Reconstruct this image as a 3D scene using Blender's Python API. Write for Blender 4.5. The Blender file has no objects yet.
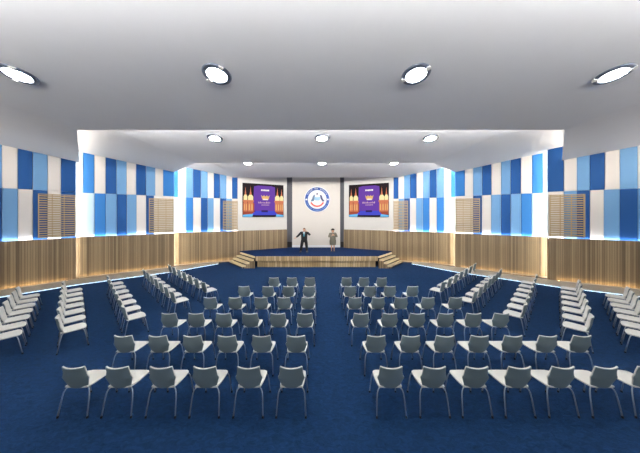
import bpy, bmesh, math, random
from mathutils import Vector, Matrix

# ------------------------------------------------------------------ camera, light, exposure
F = 215.0            # focal length in pixels of the 640 px wide frame
VX, VY = 320.0, 215.0
CAM_H = 3.3
sc = bpy.context.scene
C = sc.collection
cam_d = bpy.data.cameras.new('camera')
cam = bpy.data.objects.new('camera', cam_d)
C.objects.link(cam)
cam.location = (0, 0, CAM_H)
cam.rotation_euler = (math.pi / 2, 0, 0)
cam_d.sensor_width = 36.0
cam_d.lens = F / 640.0 * 36.0
cam_d.shift_y = -(226.5 - VY) / 640.0
cam_d.clip_start = 0.05
cam_d.clip_end = 200
sc.camera = cam
sc.view_settings.view_transform = 'Standard'
sc.view_settings.look = 'None'
sc.view_settings.gamma = 1.0
sc.view_settings.use_curve_mapping = False
sc.view_settings.exposure = 0.08

WORLD = 0.75        # daylight coming in from the open rear of the hall
L_DOWN = 130.0        # recessed downlights
L_LEDGE = 40.0        # strip on top of the wainscot
L_COVE = 30.0        # upright strips hidden behind the wall ends
L_BASE = 4.0
L_WASH = 15.0         # warm strip at the foot of the timber         # strip under the kerb along the carpet
L_STAGE = 7.0
L_CV_REAR, L_CV_NEAR, L_CV_MID = 100.0, 105.0, 78.0    # strips in the ceiling steps
w = bpy.data.worlds.new('world')
sc.world = w
w.use_nodes = True
w.node_tree.nodes['Background'].inputs[0].default_value = (1.0, 0.98, 0.94, 1)
w.node_tree.nodes['Background'].inputs[1].default_value = WORLD

random.seed(4)

# ------------------------------------------------------------------ materials
def lin(c):
    return tuple((v / 255 / 12.92) if v / 255 <= 0.04045 else ((v / 255 + 0.055) / 1.055) ** 2.4 for v in c)

def mat(name, rgb, rough=0.5, metal=0.0, noise=0.0, scale=20.0, spec=0.5, emit=None, estr=0.0, bump=0.0):
    m = bpy.data.materials.new(name)
    m.use_nodes = True
    nt = m.node_tree
    b = nt.nodes['Principled BSDF']
    col = lin(rgb)
    b.inputs['Base Color'].default_value = (*col, 1)
    b.inputs['Roughness'].default_value = rough
    b.inputs['Metallic'].default_value = metal
    b.inputs['Specular IOR Level'].default_value = spec
    if emit is not None:
        b.inputs['Emission Color'].default_value = (*lin(emit), 1)
        b.inputs['Emission Strength'].default_value = estr
    if noise or bump:
        tc = nt.nodes.new('ShaderNodeTexCoord')
        n = nt.nodes.new('ShaderNodeTexNoise')
        n.inputs['Scale'].default_value = scale
        n.inputs['Detail'].default_value = 4
        nt.links.new(tc.outputs['Object'], n.inputs['Vector'])
        if noise:
            r = nt.nodes.new('ShaderNodeMix')
            r.data_type = 'RGBA'
            r.inputs[6].default_value = (*[max(0, v * (1 - noise)) for v in col], 1)
            r.inputs[7].default_value = (*[min(1, v * (1 + noise)) for v in col], 1)
            nt.links.new(n.outputs['Fac'], r.inputs[0])
            nt.links.new(r.outputs[2], b.inputs['Base Color'])
        if bump:
            bp = nt.nodes.new('ShaderNodeBump')
            bp.inputs['Strength'].default_value = bump
            bp.inputs['Distance'].default_value = 0.01
            nt.links.new(n.outputs['Fac'], bp.inputs['Height'])
            nt.links.new(bp.outputs['Normal'], b.inputs['Normal'])
    return m

def wood_mat(name, cols, pitch, rough=0.5):
    """upright timber strips of differing browns; pitch = strip width in metres along local X"""
    m = bpy.data.materials.new(name)
    m.use_nodes = True
    nt = m.node_tree
    b = nt.nodes['Principled BSDF']
    b.inputs['Roughness'].default_value = rough
    tc = nt.nodes.new('ShaderNodeTexCoord')
    sp = nt.nodes.new('ShaderNodeSeparateXYZ')
    nt.links.new(tc.outputs['Object'], sp.inputs[0])
    def strip(p):
        mu = nt.nodes.new('ShaderNodeMath'); mu.operation = 'DIVIDE'; mu.inputs[1].default_value = p
        nt.links.new(sp.outputs['X'], mu.inputs[0])
        fl = nt.nodes.new('ShaderNodeMath'); fl.operation = 'FLOOR'
        nt.links.new(mu.outputs[0], fl.inputs[0])
        wn = nt.nodes.new('ShaderNodeTexWhiteNoise'); wn.noise_dimensions = '1D'
        nt.links.new(fl.outputs[0], wn.inputs['W'])
        return wn, mu
    a, mu = strip(pitch)
    c2, _ = strip(pitch * 3.7)
    mp = nt.nodes.new('ShaderNodeMapping'); mp.inputs['Scale'].default_value = (30, 30, 1.2)
    nt.links.new(tc.outputs['Object'], mp.inputs[0])
    gr = nt.nodes.new('ShaderNodeTexNoise'); gr.inputs['Scale'].default_value = 1.0; gr.inputs['Detail'].default_value = 5
    nt.links.new(mp.outputs[0], gr.inputs['Vector'])
    s1 = nt.nodes.new('ShaderNodeMath'); s1.operation = 'MULTIPLY_ADD'; s1.inputs[1].default_value = 0.5
    nt.links.new(a.outputs['Value'], s1.inputs[0])
    s2 = nt.nodes.new('ShaderNodeMath'); s2.operation = 'MULTIPLY'; s2.inputs[1].default_value = 0.3
    nt.links.new(c2.outputs['Value'], s2.inputs[0])
    nt.links.new(s2.outputs[0], s1.inputs[2])
    s3 = nt.nodes.new('ShaderNodeMath'); s3.operation = 'MULTIPLY_ADD'; s3.inputs[1].default_value = 0.3
    nt.links.new(gr.outputs['Fac'], s3.inputs[0]); nt.links.new(s1.outputs[0], s3.inputs[2])
    rp = nt.nodes.new('ShaderNodeValToRGB')
    rp.color_ramp.elements[0].position = 0.1; rp.color_ramp.elements[0].color = (*lin(cols[0]), 1)
    rp.color_ramp.elements[1].position = 0.95; rp.color_ramp.elements[1].color = (*lin(cols[2]), 1)
    e = rp.color_ramp.elements.new(0.5); e.color = (*lin(cols[1]), 1)
    nt.links.new(s3.outputs[0], rp.inputs[0])
    # dark joints between strips
    fr = nt.nodes.new('ShaderNodeMath'); fr.operation = 'FRACT'; nt.links.new(mu.outputs[0], fr.inputs[0])
    gt = nt.nodes.new('ShaderNodeMath'); gt.operation = 'LESS_THAN'; gt.inputs[1].default_value = 0.10
    nt.links.new(fr.outputs[0], gt.inputs[0])
    mx = nt.nodes.new('ShaderNodeMix'); mx.data_type = 'RGBA'
    mx.inputs[7].default_value = (*[v * 0.55 for v in lin(cols[0])], 1)
    nt.links.new(gt.outputs[0], mx.inputs[0]); nt.links.new(rp.outputs[0], mx.inputs[6])
    nt.links.new(mx.outputs[2], b.inputs['Base Color'])
    return m

def carpet_mat(name, dark, light, scale):
    m = bpy.data.materials.new(name)
    m.use_nodes = True
    nt = m.node_tree
    b = nt.nodes['Principled BSDF']
    b.inputs['Roughness'].default_value = 0.95
    b.inputs['Specular IOR Level'].default_value = 0.1
    tc = nt.nodes.new('ShaderNodeTexCoord')
    mp = nt.nodes.new('ShaderNodeMapping'); mp.inputs['Scale'].default_value = (scale, scale * 1.8, scale)
    nt.links.new(tc.outputs['Object'], mp.inputs[0])
    n = nt.nodes.new('ShaderNodeTexNoise'); n.inputs['Scale'].default_value = 1; n.inputs['Detail'].default_value = 6
    n.inputs['Roughness'].default_value = 0.7; n.inputs['Distortion'].default_value = 1.2
    nt.links.new(mp.outputs[0], n.inputs['Vector'])
    rp = nt.nodes.new('ShaderNodeValToRGB')
    rp.color_ramp.elements[0].position = 0.3; rp.color_ramp.elements[0].color = (*lin(dark), 1)
    rp.color_ramp.elements[1].position = 0.72; rp.color_ramp.elements[1].color = (*lin(light), 1)
    nt.links.new(n.outputs['Fac'], rp.inputs[0])
    nt.links.new(rp.outputs[0], b.inputs['Base Color'])
    bp = nt.nodes.new('ShaderNodeBump'); bp.inputs['Strength'].default_value = 0.4; bp.inputs['Distance'].default_value = 0.02
    nt.links.new(n.outputs['Fac'], bp.inputs['Height']); nt.links.new(bp.outputs['Normal'], b.inputs['Normal'])
    return m

M = {}
M['carpet'] = carpet_mat('blue_carpet', (13, 36, 67), (28, 60, 101), 9.0)
M['stage_carpet'] = carpet_mat('stage_carpet', (11, 33, 72), (22, 52, 98), 9.0)
M['ceiling'] = mat('ceiling_paint', (222, 223, 226), 0.8, noise=0.015, scale=3)
M['plaster'] = mat('white_plaster', (218, 216, 212), 0.75, noise=0.02, scale=6)
M['warm_white'] = mat('warm_white_panel', (216, 211, 204), 0.7, noise=0.015, scale=6)
M['recess'] = mat('grey_recess', (96, 97, 104), 0.8, noise=0.03)
M['skirt_dark'] = mat('black_skirting', (24, 24, 30), 0.6, noise=0.05)
M['wood'] = wood_mat('timber_strip_cladding', [(100, 84, 62), (140, 120, 92), (178, 157, 122)], 0.075)
M['stage_wood'] = wood_mat('stage_timber', [(156, 130, 92), (196, 172, 130), (222, 203, 166)], 0.16)
M['step_nose'] = mat('pale_step_timber', (238, 218, 178), 0.45, noise=0.12, scale=14)
M['gap_shade'] = mat('dark_gap_shade', (38, 32, 30), 0.7, noise=0.1, scale=10)  # dark colour stands for shade in the open risers; deck underside shares it
M['granite'] = mat('speckled_granite', (186, 178, 164), 0.45, noise=0.45, scale=38)
M['P_white'] = mat('fabric_white', (234, 230, 226), 0.85, noise=0.03, scale=60, bump=0.1)
M['P_dark'] = mat('fabric_dark_blue', (8, 78, 146), 0.8, noise=0.05, scale=60, bump=0.1)
M['P_light'] = mat('fabric_light_blue', (112, 162, 210), 0.8, noise=0.04, scale=60, bump=0.1)
M['P_mid'] = mat('fabric_mid_blue', (44, 120, 194), 0.8, noise=0.04, scale=60, bump=0.1)
M['P_pale'] = mat('fabric_cove_glow', (190, 218, 240), 0.8, noise=0.03, scale=60, bump=0.1)  # paleness is the upright cove strip's glow, put into the panel colour
M['slat'] = mat('louvre_timber', (196, 174, 136), 0.5, noise=0.12, scale=12)
M['white_led'] = mat('led_cool', (255, 255, 255), 0.5, emit=(190, 228, 255), estr=L_BASE)
M['ledge_led'] = mat('led_ledge', (255, 255, 255), 0.5, emit=(232, 243, 255), estr=L_LEDGE)
M['wash_led'] = mat('led_wash', (255, 255, 255), 0.5, emit=(255, 218, 158), estr=L_WASH)
M['cove_led'] = mat('led_cove', (255, 255, 255), 0.5, emit=(255, 247, 232), estr=L_COVE)
M['stage_led'] = mat('led_stage', (255, 255, 255), 0.5, emit=(255, 246, 224), estr=L_STAGE)
M['lamp'] = mat('lamp_diffuser', (255, 255, 255), 0.4, emit=(255, 252, 244), estr=L_DOWN)
M['ring'] = mat('lamp_ring_steel', (120, 128, 146), 0.35, metal=0.8, noise=0.05)
M['clip'] = mat('lamp_clip', (236, 236, 232), 0.4, noise=0.02)
M['chair'] = mat('chair_white_polymer', (222, 221, 216), 0.5, noise=0.02, scale=30)
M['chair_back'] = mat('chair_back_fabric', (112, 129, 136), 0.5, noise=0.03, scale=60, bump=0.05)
M['chrome'] = mat('chrome_tube', (176, 184, 196), 0.3, metal=0.55, noise=0.02)
M['foot'] = mat('black_rubber', (16, 17, 22), 0.7, noise=0.05)
M['bezel'] = mat('screen_bezel', (22, 20, 26), 0.4, noise=0.05)
M['suit'] = mat('black_suit', (20, 20, 24), 0.85, noise=0.1, scale=40)
M['shirt'] = mat('white_shirt', (222, 228, 234), 0.8, noise=0.03)
M['tie'] = mat('teal_tie', (62, 150, 168), 0.6, noise=0.05)
M['skin'] = mat('skin', (206, 158, 130), 0.6, noise=0.06, scale=20)
M['hair_man'] = mat('hair_brown', (96, 70, 50), 0.7, noise=0.15, scale=50)
M['hair'] = mat('hair_black', (22, 18, 20), 0.6, noise=0.15, scale=50)
M['grey_suit'] = mat('grey_suit', (116, 112, 100), 0.85, noise=0.2, scale=60)
M['shoe'] = mat('black_shoe', (14, 14, 16), 0.4, noise=0.05)
M['nude_shoe'] = mat('dark_pump', (60, 46, 44), 0.4, noise=0.05)
M['eye'] = mat('eye_dark', (30, 24, 22), 0.3, noise=0.05)
M['lip'] = mat('lip', (160, 88, 80), 0.5, noise=0.05)
M['sign_blue'] = mat('sign_blue', (8, 66, 148), 0.5, noise=0.02)
M['sign_white'] = mat('sign_white', (228, 231, 235), 0.5, noise=0.01)
M['sign_sky'] = mat('sign_sky', (150, 194, 224), 0.5, noise=0.02)
M['sign_grey'] = mat('sign_slate', (84, 112, 140), 0.5, noise=0.02)
M['sign_navy'] = mat('sign_navy', (32, 42, 92), 0.5, noise=0.02)
M['sign_red'] = mat('sign_red', (216, 82, 66), 0.5, noise=0.02)
def glow(name, rgb, s=1.0):
    M[name] = mat(name, (6, 6, 6), 0.6, spec=0.1, emit=rgb, estr=s)
glow('scr_black', (30, 20, 26)); glow('scr_purple', (104, 60, 164)); glow('scr_blue', (66, 72, 200))
glow('scr_cyan', (110, 190, 240)); glow('scr_orange', (222, 130, 92), 0.9); glow('scr_cream', (255, 232, 170), 1.0)
glow('scr_pink', (236, 190, 200), 0.9); glow('scr_white', (255, 245, 240), 1.0); glow('scr_maroon', (160, 74, 56))
glow('scr_navy', (46, 32, 96)); glow('scr_gold', (240, 190, 120), 0.9)

# ------------------------------------------------------------------ mesh helpers
def obj(name, bm, m, parent=None, smooth=False, loc=None):
    me = bpy.data.meshes.new(name)
    bmesh.ops.recalc_face_normals(bm, faces=bm.faces)
    bm.to_mesh(me); bm.free()
    ms = m if isinstance(m, (list, tuple)) else [m]
    for x in ms:
        me.materials.append(x)
    if smooth:
        for p in me.polygons:
            p.use_smooth = True
    o = bpy.data.objects.new(name, me)
    C.objects.link(o)
    if parent is not None:
        o.parent = parent
    if loc is not None:
        o.location = loc
    return o

def tag(o, label=None, cat=None, group=None, kind=None):
    if label: o['label'] = label
    if cat: o['category'] = cat
    if group: o['group'] = group
    if kind: o['kind'] = kind
    return o

def empty(name, loc=(0, 0, 0), rz=0.0):
    o = bpy.data.objects.new(name, None)
    C.objects.link(o)
    o.location = loc
    o.rotation_euler = (0, 0, rz)
    o.empty_display_size = 0.1
    return o

def copy_tree(o, parent=None):
    c = o.copy()
    C.objects.link(c)
    if parent is not None:
        c.parent = parent
    for ch in o.children:
        copy_tree(ch, c)
    return c

def box(bm, x0, x1, y0, y1, z0, z1, bevel=0.0):
    r = bmesh.ops.create_cube(bm, size=1.0)
    vs = r['verts']
    for v in vs:
        v.co.x = (x0 + x1) / 2 + v.co.x * (x1 - x0)
        v.co.y = (y0 + y1) / 2 + v.co.y * (y1 - y0)
        v.co.z = (z0 + z1) / 2 + v.co.z * (z1 - z0)
    if bevel:
        es = list({e for v in vs for e in v.link_edges})
        bmesh.ops.bevel(bm, geom=es, offset=bevel, segments=2, affect='EDGES', profile=0.6)

def prism(bm, poly, z0, z1):
    """upright prism over a plan polygon; z0/z1 numbers or per-vertex lists"""
    n = len(poly)
    a = z0 if isinstance(z0, (list, tuple)) else [z0] * n
    b = z1 if isinstance(z1, (list, tuple)) else [z1] * n
    lo = [bm.verts.new((p[0], p[1], a[i])) for i, p in enumerate(poly)]
    hi = [bm.verts.new((p[0], p[1], b[i])) for i, p in enumerate(poly)]
    bm.faces.new(lo[::-1]); bm.faces.new(hi)
    for i in range(n):
        j = (i + 1) % n
        bm.faces.new((lo[i], lo[j], hi[j], hi[i]))

def plate(bm, poly, y0, y1):
    """prism over an X-Z outline, thickness along Y"""
    a = [bm.verts.new((p[0], y0, p[1])) for p in poly]
    b = [bm.verts.new((p[0], y1, p[1])) for p in poly]
    bm.faces.new(a); bm.faces.new(b[::-1])
    n = len(poly)
    for i in range(n):
        j = (i + 1) % n
        bm.faces.new((a[i], b[i], b[j], a[j]))

def tube(bm, pts, r, seg=8):
    pts = [Vector(p) for p in pts]
    rs = r if isinstance(r, (list, tuple)) else [r] * len(pts)
    rings = []
    prev = None
    for i, p in enumerate(pts):
        t = (pts[min(i + 1, len(pts) - 1)] - pts[max(i - 1, 0)]).normalized()
        if prev is None:
            up = Vector((0, 0, 1)) if abs(t.z) < 0.9 else Vector((1, 0, 0))
            u = t.cross(up).normalized()
        else:
            u = (prev - t * prev.dot(t)).normalized()
        prev = u
        v = t.cross(u)
        rings.append([bm.verts.new(p + (u * math.cos(2 * math.pi * k / seg) + v * math.sin(2 * math.pi * k / seg)) * rs[i]) for k in range(seg)])
    for a, b in zip(rings, rings[1:]):
        for k in range(seg):
            bm.faces.new((a[k], a[(k + 1) % seg], b[(k + 1) % seg], b[k]))
    bm.faces.new(rings[0][::-1]); bm.faces.new(rings[-1])

def disc(bm, r, z0, z1, n=32, cx=0, cy=0):
    prism(bm, [(cx + r * math.cos(2 * math.pi * i / n), cy + r * math.sin(2 * math.pi * i / n)) for i in range(n)], z0, z1)

def ellipsoid(bm, c, r, seg=12, ring=8):
    bmesh.ops.create_uvsphere(bm, u_segments=seg, v_segments=ring, radius=1.0,
                              matrix=Matrix.Translation(c) @ Matrix.Diagonal((r[0], r[1], r[2], 1)))

def sheet(name, faces, m, thick=0.06):
    """ceiling sheet: list of polygons of 3-D points seen from below, given a thickness upwards"""
    bm = bmesh.new()
    for f in faces:
        n = len(f)
        lo = [bm.verts.new(p) for p in f]
        hi = [bm.verts.new((p[0], p[1], p[2] + thick)) for p in f]
        bm.faces.new(lo); bm.faces.new(hi[::-1])
        for i in range(n):
            j = (i + 1) % n
            bm.faces.new((lo[i], hi[i], hi[j], lo[j]))
    o = obj(name, bm, m)
    o['kind'] = 'structure'
    return o

def bake(o, mods):
    """apply generating modifiers so the object is a plain mesh"""
    for t, kw in mods:
        md = o.modifiers.new(t.lower(), t)
        for k, v in kw.items():
            setattr(md, k, v)
    dg = bpy.context.evaluated_depsgraph_get()
    dg.update()
    me = bpy.data.meshes.new_from_object(o.evaluated_get(dg))
    old = o.data
    o.modifiers.clear()
    o.data = me
    bpy.data.meshes.remove(old)
    return o

# ------------------------------------------------------------------ floor and ceiling
bm = bmesh.new()
box(bm, -24, 24, -7, 20, -0.2, 0.0)
tag(obj('floor', bm, M['carpet']), kind='structure')

def on_edge(px, d, z):
    return ((px - VX) * d / F, d, z)

E = 6.0                                   # height of each ceiling bay at its low front edge
S = 0.152                                 # slope of the bays, rising towards the rear
def bay(name, cl, cr, wl, wr, run, ext=1.6, cove=None, side=0.16):
    faces = []
    cl, cr, wl, wr = map(Vector, (cl, cr, wl, wr))
    hips = []
    for c, wv, s in ((cl, wl, -1), (cr, wr, 1)):
        e = (wv - c); e.z = 0; e.normalize()
        n = Vector((e.y, -e.x, 0)) if s > 0 else Vector((-e.y, e.x, 0))
        if n.y > 0: n = -n
        n1 = Vector((0, -1, 0))
        h = n + n1
        h = h / h.dot(n1)
        hip = c + h * run; hip.z = E + S * run
        out = wv + e * ext
        outb = out + n * run; outb.z = E + S * run
        faces.append([c, out, outb, hip])
        hips.append(hip)
    faces.append([cl, hips[0], hips[1], cr])
    o = sheet(name, faces, M['ceiling'])
    # upright fascia closing the step above the low edge
    bm = bmesh.new()
    outl = wl + (wl - cl).normalized() * ext
    outr = wr + (wr - cr).normalized() * ext
    pts = [outl, cl, cr, outr]
    for a, b in zip(pts, pts[1:]):
        d = (b - a).normalized(); nn = Vector((-d.y, d.x, 0)) * 0.06
        if nn.y < 0: nn = -nn
        k0, k1 = 4.0, 5.0      # the fascia stands back from the edge, leaving a cove lip
        prism(bm, [(a.x - nn.x * k0, a.y - nn.y * k0), (b.x - nn.x * k0, b.y - nn.y * k0), (b.x - nn.x * k1, b.y - nn.y * k1), (a.x - nn.x * k1, a.y - nn.y * k1)], E + 0.06, 7.0)
    f = obj('fascia', bm, M['ceiling'], o)
    if cove:           # strip lamp in the step, washing the start of the next bay
        m = mat('led_step', (255, 255, 255), 0.5, emit=(255, 251, 246), estr=cove)
        m2 = mat('led_step_side', (255, 255, 255), 0.5, emit=(255, 240, 220), estr=cove * side)
        for k, (a, b) in enumerate(zip(pts, pts[1:])):
            if k != 1 and not side: continue
            bm = bmesh.new()
            d = (b - a).normalized(); nn = Vector((-d.y, d.x, 0)) * 0.03
            if nn.y < 0: nn = -nn
            prism(bm, [(a.x - nn.x * 7, a.y - nn.y * 7), (b.x - nn.x * 7, b.y - nn.y * 7), (b.x - nn.x * 6, b.y - nn.y * 6), (a.x - nn.x * 6, a.y - nn.y * 6)], E + 0.13, E + 0.19)
            obj('light_strip', bm, m if k == 1 else m2, o)['label'] = 'lit strip in the ceiling step'
    return o

bay('ceiling_near', on_edge(77, 6.83, E), on_edge(564.5, 6.83, E), on_edge(79.5, 10.9, E), on_edge(562, 10.5, E), 5.8, 4.5, L_CV_NEAR, 0.12)
bay('ceiling_rear', (-9.5, 2.0, E), (9.5, 2.0, E), (-15.4, 6.8, E), (15.4, 6.8, E), 8.0, 3.0, L_CV_REAR, 1.0)
bay('ceiling_middle', on_edge(196, 11.16, E), on_edge(431.6, 11.16, E), on_edge(173, 13.7, E), on_edge(456, 13.6, E), 4.5, 1.6, L_CV_MID, 0.5)
zc = 6.62
sheet('ceiling_front', [
    [(-6.44, 11.1, zc), (5.79, 11.1, zc), (5.5, 15.4, E), (-6.1, 15.4, E)],
    [(-6.44, 11.1, zc), (-6.1, 15.4, E), (-10.6, 13.6, zc + 0.1)],
    [(5.79, 11.1, zc), (10.0, 13.6, zc + 0.1), (5.5, 15.4, E)]], M['ceiling'])
bm = bmesh.new()
box(bm, -7.5, 7.5, 15.4, 19.0, 6.45, 6.55)
o = obj('ceiling_stage', bm, M['ceiling']); tag(o, kind='structure')
bm = bmesh.new(); box(bm, -7.0, 7.0, 15.4, 15.46, E, 6.45)
obj('fascia', bm, M['ceiling'], o)

# ------------------------------------------------------------------ side walls
DADO = 2.165
SPLIT = 4.47
class Wall:
    """local frame along a wall: u along it, w out of the room"""
    def __init__(self, p0, p1):
        self.p0 = Vector(p0); self.p1 = Vector(p1)
        self.d = (self.p1 - self.p0); self.L = self.d.length; self.d.normalize()
        n = Vector((-self.d.y, self.d.x))
        if n.dot(Vector((self.p0.x, 0))) < 0: n = -n     # pointing away from the middle of the hall
        self.n = n
    def u_at(self, px, w):
        k = (px - VX) / F
        q = self.p0 + self.n * w
        # q.x + u d.x = k (q.y + u d.y)
        return (k * q.y - q.x) / (self.d.x - k * self.d.y)

def wall_segment(name, p0, p1, u0, top, bottom, louvre, side_word, bay_word, strip=True, ztop=6.98, wend=None):
    W = Wall(p0, p1)
    L = W.L
    left = W.p0.x < 0
    root = bpy.data.objects.new(name, None)
    me_bm = bmesh.new()
    sgn = 1.0
    # local frame: X = along wall, Y = out of the room, Z up (mirrored frame handled by matrix)
    ang = math.atan2(W.d.y, W.d.x)
    yl = Vector((-W.d.y, W.d.x))
    sg = 1.0 if yl.dot(W.n) > 0 else -1.0
    def by(bm, x0, x1, w0, w1, z0, z1, bevel=0.0):
        a, b = sorted((w0 * sg, w1 * sg)); box(bm, min(x0, x1), max(x0, x1), a, b, z0, z1, bevel)
    by(me_bm, u0, L - 0.2, 0.205, 0.34, 0, ztop)
    by(me_bm, L - 0.2, L, 0.201, 0.212, 0, ztop)
    wall = obj(name, me_bm, M['plaster'])
    wall.location = (W.p0.x, W.p0.y, 0)
    wall.rotation_euler = (0, 0, ang)
    tag(wall, kind='structure')
    bm = bmesh.new(); by(bm, u0, L, 0.0, 0.2, 0, DADO - 0.06); by(bm, u0, L, 0.0, 0.03, DADO - 0.06, DADO)
    obj('wainscot', bm, M['wood'], wall)['label'] = 'timber strip wainscot'
    # warm strip lamp in a shallow channel at the foot of the timber
    bm = bmesh.new(); by(bm, u0 + 0.5, L - 0.3, -0.19, -0.16, 0.08, 0.125)
    obj('channel_lip', bm, M['granite'], wall)
    bm = bmesh.new(); by(bm, u0 + 0.5, L - 0.3, -0.10, -0.08, 0.081, 0.095)
    obj('light_strip', bm, M['wash_led'], wall)['label'] = 'warm lit strip at the foot of the timber'
    # strip lamp on the ledge
    bm = bmesh.new(); by(bm, u0, L - 0.02, 0.08, 0.105, DADO - 0.06, DADO - 0.04)
    obj('light_strip', bm, M['ledge_led'], wall)['label'] = 'lit strip along the wainscot top'
    # fabric panels: two rows
    def cols(px_list, z0, z1, kinds):
        us = [W.u_at(p, 0.15) for p in px_list]
        for i, k in enumerate(kinds):
            a, b = us[i], us[i + 1]
            if i == 0 and px_list[0] < 0 or px_list[0] > 640 and i == 0:
                a = u0
            if i == len(kinds) - 1: b = L
            if a > b: a, b = b, a
            a = max(a, u0); b = min(b, L)
            if b - a < 0.05: continue
            bm = bmesh.new(); by(bm, a + 0.008, b - 0.008, 0.15, 0.2, z0, z1, 0.008)
            pn = obj('fabric_panel', bm, M['P_' + k], wall)
            pn['label'] = {'white': 'white', 'dark': 'dark blue', 'light': 'light blue', 'mid': 'bright blue', 'pale': 'cove-glow-tinted pale blue'}[k] + ' panel'
    cols(top[0], SPLIT + 0.004, ztop - 0.02, top[1])
    cols(bottom[0], DADO - 0.04, SPLIT - 0.004, bottom[1])
    # louvred grille
    la, lb = sorted((W.u_at(louvre[0], 0.08), W.u_at(louvre[1], 0.08)))
    lb = min(lb, L - 0.01)
    z0, z1 = DADO + 0.06, 4.30
    lv = empty('louvre_grille', (W.p0.x, W.p0.y, 0), ang)
    bm = bmesh.new()
    n = 18
    for i in range(n):
        z = z0 + 0.04 + (z1 - z0 - 0.08) * (i + 0.5) / n
        by(bm, la + 0.03, lb - 0.03, 0.06, 0.10, z - 0.024, z + 0.024)
    obj('slats', bm, M['slat'], lv)
    bm = bmesh.new()
    by(bm, la, la + 0.03, 0.05, 0.14, z0, z1); by(bm, lb - 0.03, lb, 0.05, 0.14, z0, z1)
    by(bm, la, lb, 0.05, 0.14, z1 - 0.03, z1); by(bm, la, lb, 0.05, 0.14, z0, z0 + 0.03)
    obj('frame', bm, M['slat'], lv)
    bm = bmesh.new()
    m1, m2 = la + (lb - la) * 0.36, la + (lb - la) * 0.68
    for m_ in (m1, m2):
        by(bm, m_ - 0.012, m_ + 0.012, 0.10, 0.13, z0, z1)
    obj('upright', bm, M['slat'], lv)
    tag(lv, f'slatted timber louvre grille on the {side_word} wall, {bay_word}', 'grille', 'louvre grilles above the wainscot')
    if strip:      # upright strip lamp tucked behind the free end of this wall
        bm = bmesh.new(); by(bm, L - 0.16, L - 0.10, 0.215, 0.235, 0.1, ztop - 0.1)
        obj('light_strip', bm, M['cove_led'], wall)['label'] = 'lit strip behind the wall end'
    return W

def extend(p, q, t):
    """point on the line p->q, t metres before p"""
    p, q = Vector(p), Vector(q)
    return p - (q - p).normalized() * t

OFF = 0.30
def shifted(p0, p1, w, before):
    W = Wall(p0, p1)
    a = W.p0 + W.n * w; b = W.p1
    return a, b

LA0, LA1 = (-13.65, 9.286), (-12.29, 10.83)
LB0, LB1 = (-12.47, 11.1), (-9.09, 13.39)
LC0, LC1 = (-9.42, 13.84), (-5.88, 15.42)
RA0, RA1 = (13.82, 9.40), (11.45, 10.75)
RB0, RB1 = (11.86, 11.12), (8.41, 13.39)
RC0, RC1 = (8.70, 13.84), (5.24, 15.42)
D, W_, Lt, Mi, Pa = 'dark', 'white', 'light', 'mid', 'pale'
WALLS = {}
WALLS['LA'] = wall_segment('wall_left_rear', LA0, LA1, -5.0,
    ([-60, -38, -14, 2, 17.6, 32.7, 47.7, 60.8, 76], [W_, D, Lt, W_, D, Lt, W_, D]),
    ([-60, -38, -14, 2, 18, 32.7, 47.7, 60.8, 76], [Lt, W_, D, Lt, W_, D, W_, D]), (38, 75.6), 'left', 'nearest the camera')
WALLS['LB'] = wall_segment('wall_left_middle', LB0, LB1, -0.45,
    ([70, 83, 94.3, 105.4, 116.3, 126.6, 136, 146, 155.3, 163, 174], [Pa, Mi, W_, D, Lt, W_, D, Lt, W_, Mi]),
    ([70, 94.3, 105.8, 116.7, 126.8, 136.5, 146, 154, 174], [Pa, Mi, Lt, D, Lt, W_, D, W_]), (149, 173.6), 'left', 'in the middle bay')
WALLS['LC'] = wall_segment('wall_left_front', LC0, LC1, -0.45,
    ([168, 178, 186, 193, 200.8, 207.7, 213.7, 220, 226.5, 232, 238], [Mi, W_, Lt, D, Lt, W_, D, Lt, W_, D]),
    ([168, 178, 186, 193.2, 200.8, 207.7, 213.7, 220, 226.5, 232, 238], [Pa, Pa, Mi, W_, D, Lt, W_, D, Lt, W_]), (223, 237.6), 'left', 'nearest the stage', strip=False)
WALLS['RA'] = wall_segment('wall_right_rear', RA0, RA1, -5.0,
    ([690, 672, 654, 638, 620, 605, 590, 577, 564, 549], [W_, D, W_, Lt, W_, D, Lt, W_, D]),
    ([690, 672, 654, 638, 620, 604, 590, 577, 564, 549], [D, W_, Lt, D, Lt, W_, D, Lt, W_]), (585, 549.6), 'right', 'nearest the camera')
WALLS['RB'] = wall_segment('wall_right_middle', RB0, RB1, -0.45,
    ([558, 543, 532, 521, 510.6, 501, 491.5, 482, 473, 465, 455], [Pa, Mi, W_, D, Lt, W_, D, Lt, W_, Mi]),
    ([558, 532, 521, 510.6, 501, 491, 482, 473, 455], [Pa, Mi, Lt, D, Lt, W_, D, W_]), (480, 455.6), 'right', 'in the middle bay')
WALLS['RC'] = wall_segment('wall_right_front', RC0, RC1, -0.45,
    ([462, 451, 444, 436.6, 429.6, 423, 416.7, 410, 404, 398.5, 393], [Mi, W_, Lt, D, Lt, W_, D, Lt, W_, D]),
    ([462, 451, 444, 436.6, 429.6, 422.7, 416, 410, 404, 398.5, 393], [Pa, Pa, Mi, W_, Mi, Lt, W_, D, Lt, W_]), (408, 393.6), 'right', 'nearest the stage', strip=False)

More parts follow.
